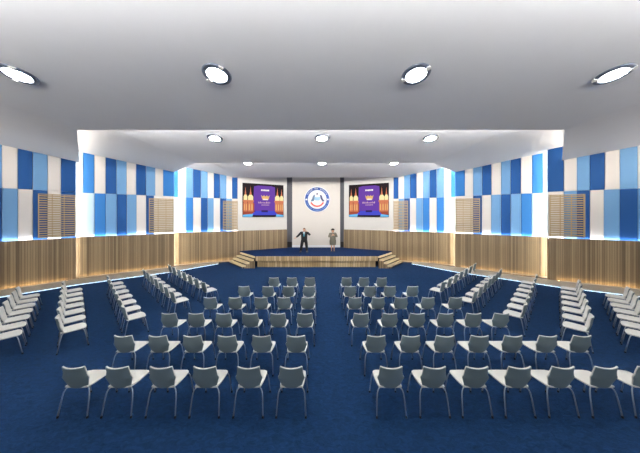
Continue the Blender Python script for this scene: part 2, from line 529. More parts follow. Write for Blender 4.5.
# granite kerb running along each side wall, with a strip lamp under its edge
def kerb(name, pts_in, pts_out):
    bm = bmesh.new()
    poly = list(pts_out) + list(pts_in)[::-1]
    for i in range(len(pts_in) - 1):
        prism(bm, [pts_in[i], pts_in[i + 1], pts_out[i + 1], pts_out[i]], 0.05, 0.08)
        a, b, c, d = [Vector(p) for p in (pts_in[i], pts_in[i + 1], pts_out[i + 1], pts_out[i])]
        ka, kb = 0.10 / (d - a).length, 0.10 / (c - b).length
        prism(bm, [tuple(a.lerp(d, ka)), tuple(b.lerp(c, kb)), tuple(c), tuple(d)], 0.0, 0.05)
    o = obj(name, bm, M['granite']); tag(o, kind='structure')
    bm = bmesh.new()
    for i in range(len(pts_in) - 1):
        a, b = Vector(pts_in[i]), Vector(pts_in[i + 1])
        d = (b - a).normalized(); n = Vector((-d.y, d.x))
        if n.dot(Vector((a.x, 0))) > 0: n = -n
        a1, b1 = a - n * 0.03, b - n * 0.03; a2, b2 = a - n * 0.06, b - n * 0.06
        prism(bm, [tuple(a1), tuple(b1), tuple(b2), tuple(a2)], 0.03, 0.048)
    obj('light_strip', bm, M['white_led'], o)['label'] = 'lit strip under the kerb edge'

def wall_pts(k, us, w):
    W = WALLS[k]
    return [tuple(W.p0 + W.d * u + W.n * w) for u in us]
for s, (a, b, c), nm in (('L', ('LA', 'LB', 'LC'), 'trim_1'), ('R', ('RA', 'RB', 'RC'), 'trim_2')):
    KW = 1.25
    inn = wall_pts(a, [-5.0], -KW) + wall_pts(a, [WALLS[a].L], -KW) + wall_pts(b, [WALLS[b].L], -KW) + wall_pts(c, [WALLS[c].L - 1.25], -0.62)
    out = wall_pts(a, [-5.0], -0.002) + wall_pts(a, [WALLS[a].L], -0.002) + wall_pts(b, [WALLS[b].L], -0.002) + wall_pts(c, [WALLS[c].L - 1.25], -0.002)
    kerb(nm, inn, out)

# ------------------------------------------------------------------ stage end
BL0, BL1 = Vector((-5.86, 15.45)), Vector((-2.62, 17.0))
BR0, BR1 = Vector((5.22, 15.45)), Vector((1.90, 17.0))
bm = bmesh.new()
prism(bm, [(-3.1, 17.3), (2.4, 17.3), (2.4, 17.5), (-3.1, 17.5)], 0, 6.5)
wb = obj('wall_back', bm, M['recess']); tag(wb, kind='structure')
bm = bmesh.new(); box(bm, -2.21, 1.60, 17.1, 17.3, 0.90, 6.5)
obj('centre_panel', bm, M['warm_white'], wb)['label'] = 'white centre panel'
bm = bmesh.new(); box(bm, -2.21, 1.60, 17.06, 17.3, 0.73, 0.90)
obj('base_board', bm, M['sign_white'], wb)['label'] = 'white board at foot of centre panel'
bm = bmesh.new(); box(bm, -3.0, -2.24, 17.22, 17.3, 0.73, 1.15); box(bm, 1.63, 2.3, 17.22, 17.3, 0.73, 1.15)
obj('skirting', bm, M['skirt_dark'], wb)['label'] = 'black skirting in the recess'
SCREEN_WALL = {}
for nm, p0, p1 in (('wall_back_left', BL0, BL1), ('wall_back_right', BR0, BR1)):
    d = (p1 - p0); L = d.length; d = d / L
    ang = math.atan2(d.y, d.x)
    n = Vector((-d.y, d.x))
    sg = 1.0 if n.y > 0 else -1.0
    bm = bmesh.new(); box(bm, -0.05, L, *sorted((0.0, 0.16 * sg)), 0, 6.5)
    o = obj(nm, bm, M['plaster']); tag(o, kind='structure')
    o.location = (p0.x, p0.y, 0); o.rotation_euler = (0, 0, ang)
    bm = bmesh.new(); box(bm, -0.05, L, *sorted((-0.08 * sg, 0.0)), 0, DADO)
    obj('wainscot', bm, M['wood'], o)['label'] = 'timber strip wainscot'
    SCREEN_WALL[nm] = (p0, d, L, ang, sg)

# screens
def screen(nm, label, px0, px1, flip):
    p0, d, L, ang, sg = SCREEN_WALL[nm]
    def u_at(px):
        k = (px - VX) / F
        return (k * p0.y - p0.x) / (d.x - k * d.y)
    a, b = sorted((u_at(px0), u_at(px1)))
    z0, z1 = CAM_H - 0.15, CAM_H + 2.33
    root = empty('projection_screen', (p0.x + d.x * (a + b) / 2, p0.y + d.y * (a + b) / 2, z0), ang if sg > 0 else ang + math.pi)
    wd, ht = b - a, z1 - z0
    tag(root, label, 'screen', 'screens beside the stage panel')
    bm = bmesh.new(); box(bm, -wd / 2, wd / 2, -0.07, -0.002, 0, ht)
    obj('casing', bm, M['bezel'], root)
    bm = bmesh.new(); box(bm, -wd / 2 + 0.02, wd / 2 - 0.02, -0.08, -0.07, 0.02, ht - 0.02)
    disp = obj('display', bm, M['scr_black'], root)
    X = lambda f: -wd / 2 + 0.02 + f * (wd - 0.04)
    Z = lambda f: 0.02 + (1 - f) * (ht - 0.04)
    lay = [0.080]
    def poly(name, pts, m):
        y1 = -lay[0]; lay[0] += 0.0015
        bm = bmesh.new(); plate(bm, [(X(p[0]), Z(p[1])) for p in pts], y1 - 0.0015, y1)
        return obj(name, bm, M[m], disp)
    R = lambda x0, y0, x1, y1: [(x0, y0), (x1, y0), (x1, y1), (x0, y1)]
    poly('picture_backdrop', [(0.26, 0.08), (0.36, 0.05), (0.68, 0.05), (0.78, 0.08), (0.80, 0.82), (0.24, 0.82)], 'scr_purple')
    poly('picture_wing', R(0.0, 0.58, 0.27, 0.93), 'scr_maroon')
    poly('picture_wing', R(0.78, 0.58, 1.0, 0.93), 'scr_maroon')
    poly('picture_floor', [(0.30, 0.82), (0.76, 0.82), (0.86, 0.95), (0.18, 0.95)], 'scr_blue')
    poly('picture_shade', R(0.44, 0.80, 0.60, 0.86), 'scr_navy')
    poly('picture_glow', [(0.0, 0.94), (0.24, 0.91), (0.22, 1.0), (0.0, 1.0)], 'scr_cyan')
    poly('picture_glow', [(0.82, 0.92), (1.0, 0.95), (1.0, 1.0), (0.80, 1.0)], 'scr_cyan')
    for cx, s in ((0.18, 1.0), (0.06, 0.72), (0.84, 1.0), (0.95, 0.72)):
        w_ = 0.062 * s
        poly('picture_tower', [(cx - w_, 0.84), (cx - w_, 0.55), (cx - w_ * 1.25, 0.55), (cx - w_ * 1.25, 0.50), (cx + w_ * 1.25, 0.50),
                               (cx + w_ * 1.25, 0.55), (cx + w_, 0.55), (cx + w_, 0.84)], 'scr_orange')
        poly('picture_lantern', [(cx - w_ * 0.95, 0.50), (cx - w_ * 1.0, 0.40), (cx - w_ * 0.5, 0.34), (cx + w_ * 0.5, 0.34), (cx + w_ * 1.0, 0.40), (cx + w_ * 0.95, 0.50)], 'scr_cream')
        poly('picture_spire', [(cx - w_ * 0.42, 0.34), (cx - w_ * 0.14, 0.22), (cx, 0.08 + 0.1 * (1 - s)), (cx + w_ * 0.14, 0.22), (cx + w_ * 0.42, 0.34)], 'scr_orange')
        for k in (-0.5, 0.5):
            poly('picture_arch', [(cx + w_ * k - w_ * 0.2, 0.80), (cx + w_ * k - w_ * 0.2, 0.64), (cx + w_ * k, 0.60), (cx + w_ * k + w_ * 0.2, 0.64), (cx + w_ * k + w_ * 0.2, 0.80)], 'scr_gold')
    # a headline bar, a broad emblem and two lines of lettering, as blurred as they are in the photo
    for k in range(6):
        poly('picture_letter', R(0.43 + k * 0.034, 0.165, 0.457 + k * 0.034, 0.21), 'scr_white')
    poly('picture_emblem', [(0.43, 0.34), (0.47, 0.38), (0.50, 0.34), (0.535, 0.38), (0.57, 0.34), (0.60, 0.38), (0.64, 0.34), (0.62, 0.44), (0.60, 0.49), (0.47, 0.49), (0.45, 0.44)], 'scr_gold')
    poly('picture_emblem', R(0.475, 0.45, 0.595, 0.48), 'scr_white')
    x = 0.36
    for k in range(12):
        ww = random.choice((0.014, 0.02, 0.024)); hh = random.choice((0.035, 0.05, 0.03))
        poly('picture_letter', [(x + 0.004, 0.59 - hh), (x + ww, 0.59 - hh), (x + ww - 0.004, 0.59), (x, 0.59)], 'scr_pink')
        x += ww + 0.008
    for k in range(8):
        poly('picture_letter', R(0.44 + k * 0.024, 0.63, 0.456 + k * 0.024, 0.65), 'scr_pink')
screen('wall_back_left', 'projection screen with purple stage picture, left of the white centre panel', 242.4, 283.3, False)
screen('wall_back_right', 'projection screen with purple stage picture, right of the white centre panel', 349.2, 389.0, True)

# round sign on the centre panel
def ring_plate(bm, r0, r1, a0, a1, y0, y1, n=48):
    full = abs(a1 - a0) > 6.28
    k = n if full else n + 1
    vs = []
    for i in range(k):
        a = a0 + (a1 - a0) * i / n
        c, s = math.cos(a), math.sin(a)
        vs.append([bm.verts.new((r * c, y, r * s)) for r, y in ((r0, y0), (r1, y0), (r1, y1), (r0, y1))])
    for i in range(k if full else k - 1):
        A, B = vs[i], vs[(i + 1) % k]
        for j in range(4):
            bm.faces.new((A[j], A[(j + 1) % 4], B[(j + 1) % 4], B[j]))
    if not full:
        bm.faces.new(vs[0]); bm.faces.new(vs[-1][::-1])

sx = (317.2 - VX) * 17.2 / F
sz = CAM_H + (215 - 199.6) * 17.2 / F
sign = empty('wall_sign', (sx, 17.1, sz))
tag(sign, 'round blue and white emblem sign on the white panel above the stage', 'sign')
circ = lambda r, n=48: [(r * math.cos(2 * math.pi * i / n), r * math.sin(2 * math.pi * i / n)) for i in range(n)]
bm = bmesh.new(); plate(bm, circ(1.03), -0.06, -0.002); plate_o = obj('backing', bm, M['sign_white'], sign)
bm = bmesh.new(); ring_plate(bm, 0.745, 0.965, 0, 2 * math.pi, -0.075, -0.06); obj('blue_ring', bm, M['sign_blue'], sign)
# ring lettering (illegible strokes in the photo): upper arc bold, lower arc fine
def stroke_ring(a0, a1, n, rr, hh, groups, mt, nm):
    bm = bmesh.new()
    for i in range(n):
        if i in groups: continue
        a = a0 + (a1 - a0) * i / (n - 1)
        c, s = math.cos(a), math.sin(a)
        tw = abs(a1 - a0) / n * 0.26
        for da, r0, r1 in ((-tw, rr - hh, rr + hh), (tw, rr - hh, rr + hh)):
            aa = a + da
            ring_plate(bm, r0, r1, aa - tw * 0.22, aa + tw * 0.22, -0.082, -0.075, 2)
        if i % 2: ring_plate(bm, rr + hh * 0.6, rr + hh, a - tw, a + tw, -0.082, -0.075, 2)
        else: ring_plate(bm, rr - hh * 0.2, rr + hh * 0.2, a - tw, a + tw, -0.082, -0.075, 2)
    obj(nm, bm, M[mt], sign)['label'] = 'white lettering around the ring'
stroke_ring(math.radians(150), math.radians(30), 13, 0.855, 0.052, (4, 7), 'sign_white', 'lettering')
stroke_ring(math.radians(200), math.radians(340), 20, 0.855, 0.034, (6, 13, 18), 'sign_sky', 'lettering')
for a in (0, math.pi):
    bm = bmesh.new(); plate(bm, [(0.855 * math.cos(a) + 0.07 * x, 0.07 * z) for x, z in circ(1, 16)], -0.084, -0.075)
    obj('dot', bm, M['sign_white'], sign)
def sign_part(nm, pts, m):
    bm = bmesh.new(); plate(bm, pts, -0.075, -0.06); return obj(nm, bm, M[m], sign)
sign_part('shield', [(-0.22, 0.22), (-0.1, 0.18), (0.1, 0.18), (0.22, 0.22), (0.24, 0.0), (0.14, -0.08), (-0.14, -0.08), (-0.24, 0.0)], 'sign_sky')
sign_part('supporter', [(-0.32, 0.30), (-0.17, 0.40), (-0.19, 0.10), (-0.27, -0.14), (-0.52, -0.16), (-0.40, 0.08)], 'sign_grey')
sign_part('supporter', [(0.20, 0.38), (0.36, 0.32), (0.44, 0.06), (0.58, -0.12), (0.44, -0.18), (0.28, 0.04)], 'sign_navy')
sign_part('crest', [(-0.09, 0.42), (0.0, 0.54), (0.09, 0.42), (0.03, 0.38), (-0.03, 0.38)], 'sign_navy')
bm = bmesh.new(); ring_plate(bm, 0.48, 0.60, math.radians(205), math.radians(335), -0.075, -0.06, 24)
obj('ribbon', bm, M['sign_red'], sign)

# stage
ST = 0.73
stage = empty('stage', (-0.3, 13.5, 0))
tag(stage, 'low timber fronted stage with blue carpet at the far end of the hall', 'stage')
def at_stage(o):
    o.location = (0.3, -13.5, 0); return o
FL, FR = (-4.0, 13.4), (3.58, 13.4)
SLw, SRw = (-5.34, 14.86), (4.78, 14.86)
plan = [FL, FR, SRw, (5.12, 15.32), (1.82, 16.9), (1.82, 17.05), (-2.55, 17.05), (-2.55, 16.9), (-5.74, 15.32), SLw]
bm = bmesh.new(); prism(bm, plan, ST - 0.04, ST); at_stage(obj('stage_floor', bm, M['stage_carpet'], stage))
cxp = Vector((-0.3, 15.2))
def inset(p, k): return (p[0] + (cxp.x - p[0]) * k, p[1])
bm = bmesh.new()
prism(bm, [(-4.0, 13.35), (3.58, 13.35), (3.58, 13.398), (-4.0, 13.398)], ST - 0.29, ST)
at_stage(obj('upper_fascia', bm, M['stage_wood'], stage))
bm = bmesh.new(); prism(bm, [(-3.98, 13.64), (3.54, 13.64), (3.54, 13.9), (-3.98, 13.9)], 0.0, ST - 0.29)
at_stage(obj('lower_fascia', bm, M['stage_wood'], stage))
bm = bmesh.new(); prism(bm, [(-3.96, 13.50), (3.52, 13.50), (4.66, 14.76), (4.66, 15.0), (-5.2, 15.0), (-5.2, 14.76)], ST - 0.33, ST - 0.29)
at_stage(obj('deck_underside', bm, M['gap_shade'], stage))['label'] = 'dark underside of the deck edge'
bm = bmesh.new(); box(bm, -3.9, 3.5, 13.46, 13.49, ST - 0.31, ST - 0.297)
at_stage(obj('light_strip', bm, M['stage_led'], stage))['label'] = 'lit strip under the deck edge'

def stairs(label, room, wallp, adv_room, adv_wall):
    root = empty('stage_steps', ((room[0] + wallp[0]) / 2, (room[1] + wallp[1]) / 2, 0))
    tag(root, label, 'steps', 'steps up to the stage')
    ox, oy = root.location.x, root.location.y
    for i in range(4):
        z1 = [0.18, 0.36, 0.545, ST + 0.002][i]
        a = (room[0] + adv_room[0] * i, room[1] + adv_room[1] * i); b = (wallp[0] + adv_wall[0] * i, wallp[1] + adv_wall[1] * i)
        k = 1.12 if i < 3 else 0.45
        a2 = (a[0] + adv_room[0] * k, a[1] + adv_room[1] * k); b2 = (b[0] + adv_wall[0] * k, b[1] + adv_wall[1] * k)
        L = lambda p: (p[0] - ox, p[1] - oy)
        bm = bmesh.new()
        prism(bm, [L(a), L(a2), L(b2), L(b)], z1 - 0.10, z1)
        st = obj('step', bm, M['step_nose'], root)
        bm = bmesh.new()
        sg = 1 if adv_room[0] > 0 else -1
        a_, b_ = (a[0] + 0.05 * sg, a[1]), (b[0] + 0.05 * sg, b[1])
        prism(bm, [L(a_), L(a2), L(b2), L(b_)], z1 - 0.19 if i else 0.0, z1 - 0.10)
        obj('riser', bm, M['gap_shade'], st)['label'] = 'dark fill painting the shade of the open riser'
    # closed flank towards the hall
    bm = bmesh.new()
    n = 4
    pts = []
    x0 = room[0]; sg = 1 if adv_room[0] > 0 else -1
    hs = [0.08, 0.26, 0.445, 0.44]
    for i in range(3):
        xa = room[0] + adv_room[0] * i; xb = room[0] + adv_room[0] * (i + 1)
        pts += [(xa - ox, hs[i]), (xb - ox, hs[i])]
    xe = room[0] + adv_room[0] * 3 + sg * 0.09
    pts += [(room[0] + adv_room[0] * 3 - ox, 0.44), (xe - ox, 0.44), (xe - ox, 0.0), (room[0] - ox, 0.0)]
    plate(bm, pts, room[1] - oy + 0.01, room[1] - oy + 0.05)
    obj('side_panel', bm, M['wood'], root)['label'] = 'timber side panel'
stairs('four timber steps with shaded risers at left end of the stage', (-4.82, 13.28), (-6.22, 14.72), (0.23, 0.02), (0.24, 0.02))
stairs('four timber steps with shaded risers at right end of the stage', (4.40, 13.28), (5.68, 14.72), (-0.23, 0.02), (-0.24, 0.02))

# ------------------------------------------------------------------ downlights
def downlight(label, px, d, zc_, slope, group):
    root = empty('ceiling_downlight', ((px - VX) * d / F, d, zc_))
    root.rotation_euler = (-math.atan(slope), 0, 0)
    tag(root, label, 'ceiling light', group)
    bm = bmesh.new()
    n = 40
    prof = [(0.198, -0.008), (0.205, -0.040), (0.245, -0.046), (0.288, -0.024), (0.295, -0.002), (0.198, -0.002)]
    rings = [[bm.verts.new((r * math.cos(2 * math.pi * i / n), r * math.sin(2 * math.pi * i / n), z)) for r, z in prof] for i in range(n)]
    for i in range(n):
        A, B = rings[i], rings[(i + 1) % n]
        for j in range(len(prof)):
            bm.faces.new((A[j], A[(j + 1) % len(prof)], B[(j + 1) % len(prof)], B[j]))
    obj('trim_ring', bm, M['ring'], root, smooth=True)
    bm = bmesh.new(); disc(bm, 0.200, -0.022, -0.006, 40); obj('diffuser', bm, M['lamp'], root)
    for a in (math.radians(150), math.radians(-50)):
        bm = bmesh.new()
        aw = 0.16
        prism(bm, [(r * math.cos(a + t), r * math.sin(a + t)) for r, t in ((0.215, -aw), (0.30, -aw), (0.305, 0), (0.30, aw), (0.215, aw), (0.21, 0))], -0.054, -0.02)
        obj('clip', bm, M['clip'], root)
    return root
wd_ = {18: 'leftmost of the four largest on the rear ceiling', 217: 'second from left of the four largest', 416: 'third from left of the four largest', 613: 'rightmost of the four largest on the rear ceiling'}
for px, tx in wd_.items():
    d = 4.635
    # the outer lamps hang in the side wings, which follow the hip of the bay
    downlight(f'round white recessed downlight, {tx}', px, d, E + S * (6.83 - d), S, 'large downlights in the rear ceiling bay')
for px, tx in ((215, 'left'), (322, 'middle'), (430.5, 'right')):
    d = 8.62
    downlight(f'round recessed downlight, {tx} of three on the middle ceiling bay', px, d, E + S * (11.16 - d), S, 'downlights in the middle ceiling bay')
for px, tx in ((248, 'left'), (322, 'middle'), (394, 'right')):
    d = 12.75
    downlight(f'small far downlight, {tx} of three half hidden behind the ceiling edge', px, d, E + (zc - E) / 4.3 * (15.4 - d), (zc - E) / 4.3, 'downlights in the front ceiling bay')

# ------------------------------------------------------------------ chairs
def chair_proto():
    root = empty('chair')
    # seat shell: slightly dished plate with rounded corners
    bm = bmesh.new()
    nu, nv = 10, 10
    g = []
    for j in range(nv + 1):
        t = j / nv
        y = -0.20 + 0.43 * t
        hw = 0.185 + 0.03 * math.sin(math.pi * min(1, t * 0.75))
        if t > 0.86: hw -= 0.05 * ((t - 0.86) / 0.14) ** 2
        row = []
        for i in range(nu + 1):
            s = -1 + 2 * i / nu
            z = 0.455 + 0.012 * s * s - 0.018 * max(0, (t - 0.8) / 0.2) ** 2 + 0.010 * max(0, (0.15 - t) / 0.15)
            yy = y - (0.02 * s * s if t > 0.8 else 0)
            row.append(bm.verts.new((s * hw, yy, z)))
        g.append(row)
    for j in range(nv):
        for i in range(nu):
            bm.faces.new((g[j][i], g[j][i + 1], g[j + 1][i + 1], g[j + 1][i]))
    st = obj('seat', bm, M['chair'], root, smooth=True)
    bake(st, [('SOLIDIFY', {'thickness': 0.024, 'offset': -1}), ('BEVEL', {'width': 0.005, 'segments': 2})])
    # backrest: waisted hexagonal outline, dished and leaning back
    prof = [(0.0, 0.162, 0.0), (0.12, 0.174, 0.0), (0.30, 0.196, 0.0), (0.45, 0.218, 0.0), (0.50, 0.216, 0.0), (0.58, 0.200, 0.0), (0.75, 0.188, 0.0), (0.95, 0.183, 0.0), (1.0, 0.181, 0.0)]
    def back_grid(off, k, t0, t1):
        bm = bmesh.new()
        g = []
        for t, hw, _ in prof:
            t = min(max(t, t0), t1)
            z = 0.445 + 0.375 * t
            row = []
            for i in range(nu + 1):
                q = -1 + 2 * i / nu
                y = -0.195 - 0.015 * math.sin(math.pi * min(1, t * 1.3)) - 0.085 * t ** 1.3 + 0.045 * q * q
                zz = z + (0.009 * q * q if t > 0.9 else 0.006 * q * q)
                row.append(bm.verts.new((q * hw * k, y + off, zz)))
            g.append(row)
        for j in range(len(prof) - 1):
            for i in range(nu):
                bm.faces.new((g[j][i], g[j][i + 1], g[j + 1][i + 1], g[j + 1][i]))
        return bm
    bk = obj('backrest', back_grid(0, 1, 0, 1), M['chair'], root, smooth=True)
    bake(bk, [('SOLIDIFY', {'thickness': 0.02, 'offset': 0}), ('BEVEL', {'width': 0.004, 'segments': 2})])
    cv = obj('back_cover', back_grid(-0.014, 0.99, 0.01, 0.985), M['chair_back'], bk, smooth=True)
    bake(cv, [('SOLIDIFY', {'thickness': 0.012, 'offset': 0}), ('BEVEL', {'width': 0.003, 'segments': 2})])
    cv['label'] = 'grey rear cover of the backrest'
    # under-seat frame
    bm = bmesh.new()
    for sx_ in (-1, 1):
        tube(bm, [(sx_ * 0.15, -0.15, 0.432), (sx_ * 0.15, 0.15, 0.432)], 0.011)
    tube(bm, [(-0.15, 0, 0.43), (0.15, 0, 0.43)], 0.011)
    obj('seat_frame', bm, M['chrome'], root, smooth=True)
    for sx_ in (-1, 1):
        for sy in (-1, 1):
            bm = bmesh.new()
            y0 = 0.165 * sy
            tube(bm, [(sx_ * 0.135, y0 * 0.8, 0.432), (sx_ * 0.168, y0, 0.428), (sx_ * 0.198, y0 * 1.1, 0.405), (sx_ * 0.214, y0 * 1.18, 0.36),
                      (sx_ * 0.224, y0 * 1.27, 0.28), (sx_ * 0.240, y0 * 1.54, 0.02)], 0.0085)
            lg = obj('leg', bm, M['chrome'], root, smooth=True)
            bm = bmesh.new(); tube(bm, [(sx_ * 0.240, y0 * 1.54, 0.032), (sx_ * 0.241, y0 * 1.55, 0.0)], [0.014, 0.016])
            obj('foot_cap', bm, M['foot'], lg)['label'] = 'black foot cap'
    return root

proto = chair_proto()
used = [False]
def place_chair(x, y, rz, label, group):
    if not used[0]:
        o = proto; used[0] = True
    else:
        o = copy_tree(proto)
    o.location = (x, y, 0); o.rotation_euler = (0, 0, rz)
    tag(o, label, 'chair', group)
    return o

ORD = ['first', 'second', 'third', 'fourth', 'fifth', 'sixth', 'seventh', 'eighth']
ROWN = ['row nearest the camera', 'second row from the camera', 'third row from the camera', 'fourth row from the camera', 'fifth row from the camera', 'row nearest the stage']
LEFT = [[292.4, 249.7, 206, 162.5, 118.6, 75], [297.3, 262.7, 228, 193.5, 159, 124.5], [306, 279, 251.5, 224.5, 197, 170],
        [309, 285, 262, 236, 211], [310, 289.5, 269, 245], [311, 293, 275]]
RIGHT = [[391, 434, 476, 518.5, 561.5, 604.5, 647], [376, 410.5, 444.5, 479, 512.5, 547, 581], [361, 389.5, 417, 445.5, 473.5, 501],
         [355, 378, 401, 428, 455.5], [350, 370, 390, 412.6], [346.5, 364, 381.7]]
TOPS = [366, 335, 312.8, 297, 286, 277.4]
for r in range(6):
    d = F * (CAM_H - 0.83) / (TOPS[r] - VY)
    for blk, lst in (('left', LEFT[r]), ('right', RIGHT[r])):
        for k, px in enumerate(lst):
            place_chair((px + (-1.2 if blk == 'left' else 0.2 + (1.6, 0.9, 0.3, 0.2, 0.1, 0.0)[r] * k / 6) - VX) * d / F, d + 0.235, 0.0,
                        f'pale grey chair, {ORD[k]} from centre aisle, {blk} block, {ROWN[r]}',
                        'chairs in the centre blocks')

COLN = ['row farthest from the stage', 'fourth row from stage', 'third row from stage', 'second row from stage', 'row nearest the stage']
SIDE = {'left': [((-7.42, 5.08), (-10.18, 7.53)), ((-6.22, 5.42), (-9.32, 8.13)), ((-5.2, 6.05), (-8.48, 8.94)), ((-4.68, 7.2), (-7.84, 9.95)), ((-4.19, 8.17), (-7.34, 10.88))],
        'right': [((7.66, 5.12), (10.35, 7.52)), ((6.52, 5.48), (9.63, 8.31)), ((5.58, 6.2), (8.78, 9.07)), ((4.95, 7.22), (8.1, 10.0)), ((4.46, 8.2), (7.77, 11.17))]}
for sd, rows in SIDE.items():
    for r, (n_, f_) in enumerate(rows):
        v = Vector((f_[0] - n_[0], f_[1] - n_[1]))
        dn = v.normalized()
        p = Vector((dn.y, -dn.x)) if sd == 'left' else Vector((-dn.y, dn.x))
        if p.y < 0: p = -p
        rz = -math.atan2(p.x, p.y)
        for k in range(7):
            x = n_[0] + v.x * k / 6; y = n_[1] + v.y * k / 6
            place_chair(x, y, rz, f'white chair seen side-on, {ORD[k]} from hall centre, {sd} side, {COLN[r]}',
                        f'angled chair rows on the {sd} side')

# ------------------------------------------------------------------ people
def skin_mesh(bm_out, verts, edges, sub=2, root=0):
    me = bpy.data.meshes.new('tmp')
    me.from_pydata([v[0] for v in verts], edges, [])
    o = bpy.data.objects.new('tmp', me); C.objects.link(o)
    o.modifiers.new('skin', 'SKIN')
    if not me.skin_vertices: 
        bpy.context.view_layer.objects.active = o
    for i, v in enumerate(verts):
        sv = me.skin_vertices[0].data[i]
        r = v[1]
        sv.radius = (r, r) if not isinstance(r, tuple) else r
        sv.use_root = (i == root)
    if sub:
        s = o.modifiers.new('sub', 'SUBSURF'); s.levels = sub; s.render_levels = sub
    dg = bpy.context.evaluated_depsgraph_get(); dg.update()
    ev = bpy.data.meshes.new_from_object(o.evaluated_get(dg))
    bm_out.from_mesh(ev)
    bpy.data.objects.remove(o); bpy.data.meshes.remove(me); bpy.data.meshes.remove(ev)

def chain(bm, pts, rs, sub=2):
    skin_mesh(bm, [(p, r) for p, r in zip(pts, rs)], [(i, i + 1) for i in range(len(pts) - 1)], sub)

def hand(bm, wrist, direction, palm_n, side):
    """palm with five curled fingers; direction = along the fingers, palm_n = where the palm faces"""
    d = Vector(direction).normalized(); n = Vector(palm_n); n = (n - d * n.dot(d)).normalized()
    s = d.cross(n) * side
    w = Vector(wrist)
    chain(bm, [w - d * 0.02, w + d * 0.035, w + d * 0.085], [0.026, (0.036, 0.018), (0.038, 0.016)], 1)
    for k, (o, ln) in enumerate(((-0.030, 0.070), (-0.010, 0.080), (0.010, 0.075), (0.029, 0.058))):
        b = w + d * 0.075 + s * o
        chain(bm, [b, b + d * ln * 0.5 + n * 0.008, b + d * ln * 0.8 + n * 0.028, b + d * ln * 0.9 + n * 0.05], [0.010, 0.0095, 0.0085, 0.007], 1)
    b = w + d * 0.03 - s * 0.028
    chain(bm, [b, b + d * 0.025 - s * 0.022 + n * 0.01, b + d * 0.055 - s * 0.022 + n * 0.028], [0.012, 0.011, 0.009], 1)

def face_parts(root, hz, hy, tilt=0):
    e = obj_new('eye', M['eye'], root, lambda bm: [ellipsoid(bm, (sx_ * 0.033, hy - 0.088, hz + 0.005), (0.013, 0.008, 0.008)) for sx_ in (-1, 1)])
    obj_new('mouth', M['lip'], root, lambda bm: ellipsoid(bm, (0, hy - 0.088, hz - 0.065), (0.024, 0.009, 0.008)))

def obj_new(name, m, parent, fn, smooth=True):
    bm = bmesh.new(); fn(bm)
    return obj(name, bm, m, parent, smooth=smooth)

def head(bm, hz, hy):
    ellipsoid(bm, (0, hy, hz + 0.02), (0.078, 0.094, 0.108), 20, 14)
    ellipsoid(bm, (0, hy - 0.022, hz - 0.05), (0.058, 0.066, 0.066), 16, 10)
    tube(bm, [(0, hy - 0.088, hz + 0.01), (0, hy - 0.112, hz - 0.025), (0, hy - 0.088, hz - 0.036)], [0.009, 0.016, 0.012], 8)
    for sx_ in (-1, 1):
        ellipsoid(bm, (sx_ * 0.079, hy + 0.006, hz - 0.005), (0.011, 0.022, 0.032), 8, 6)

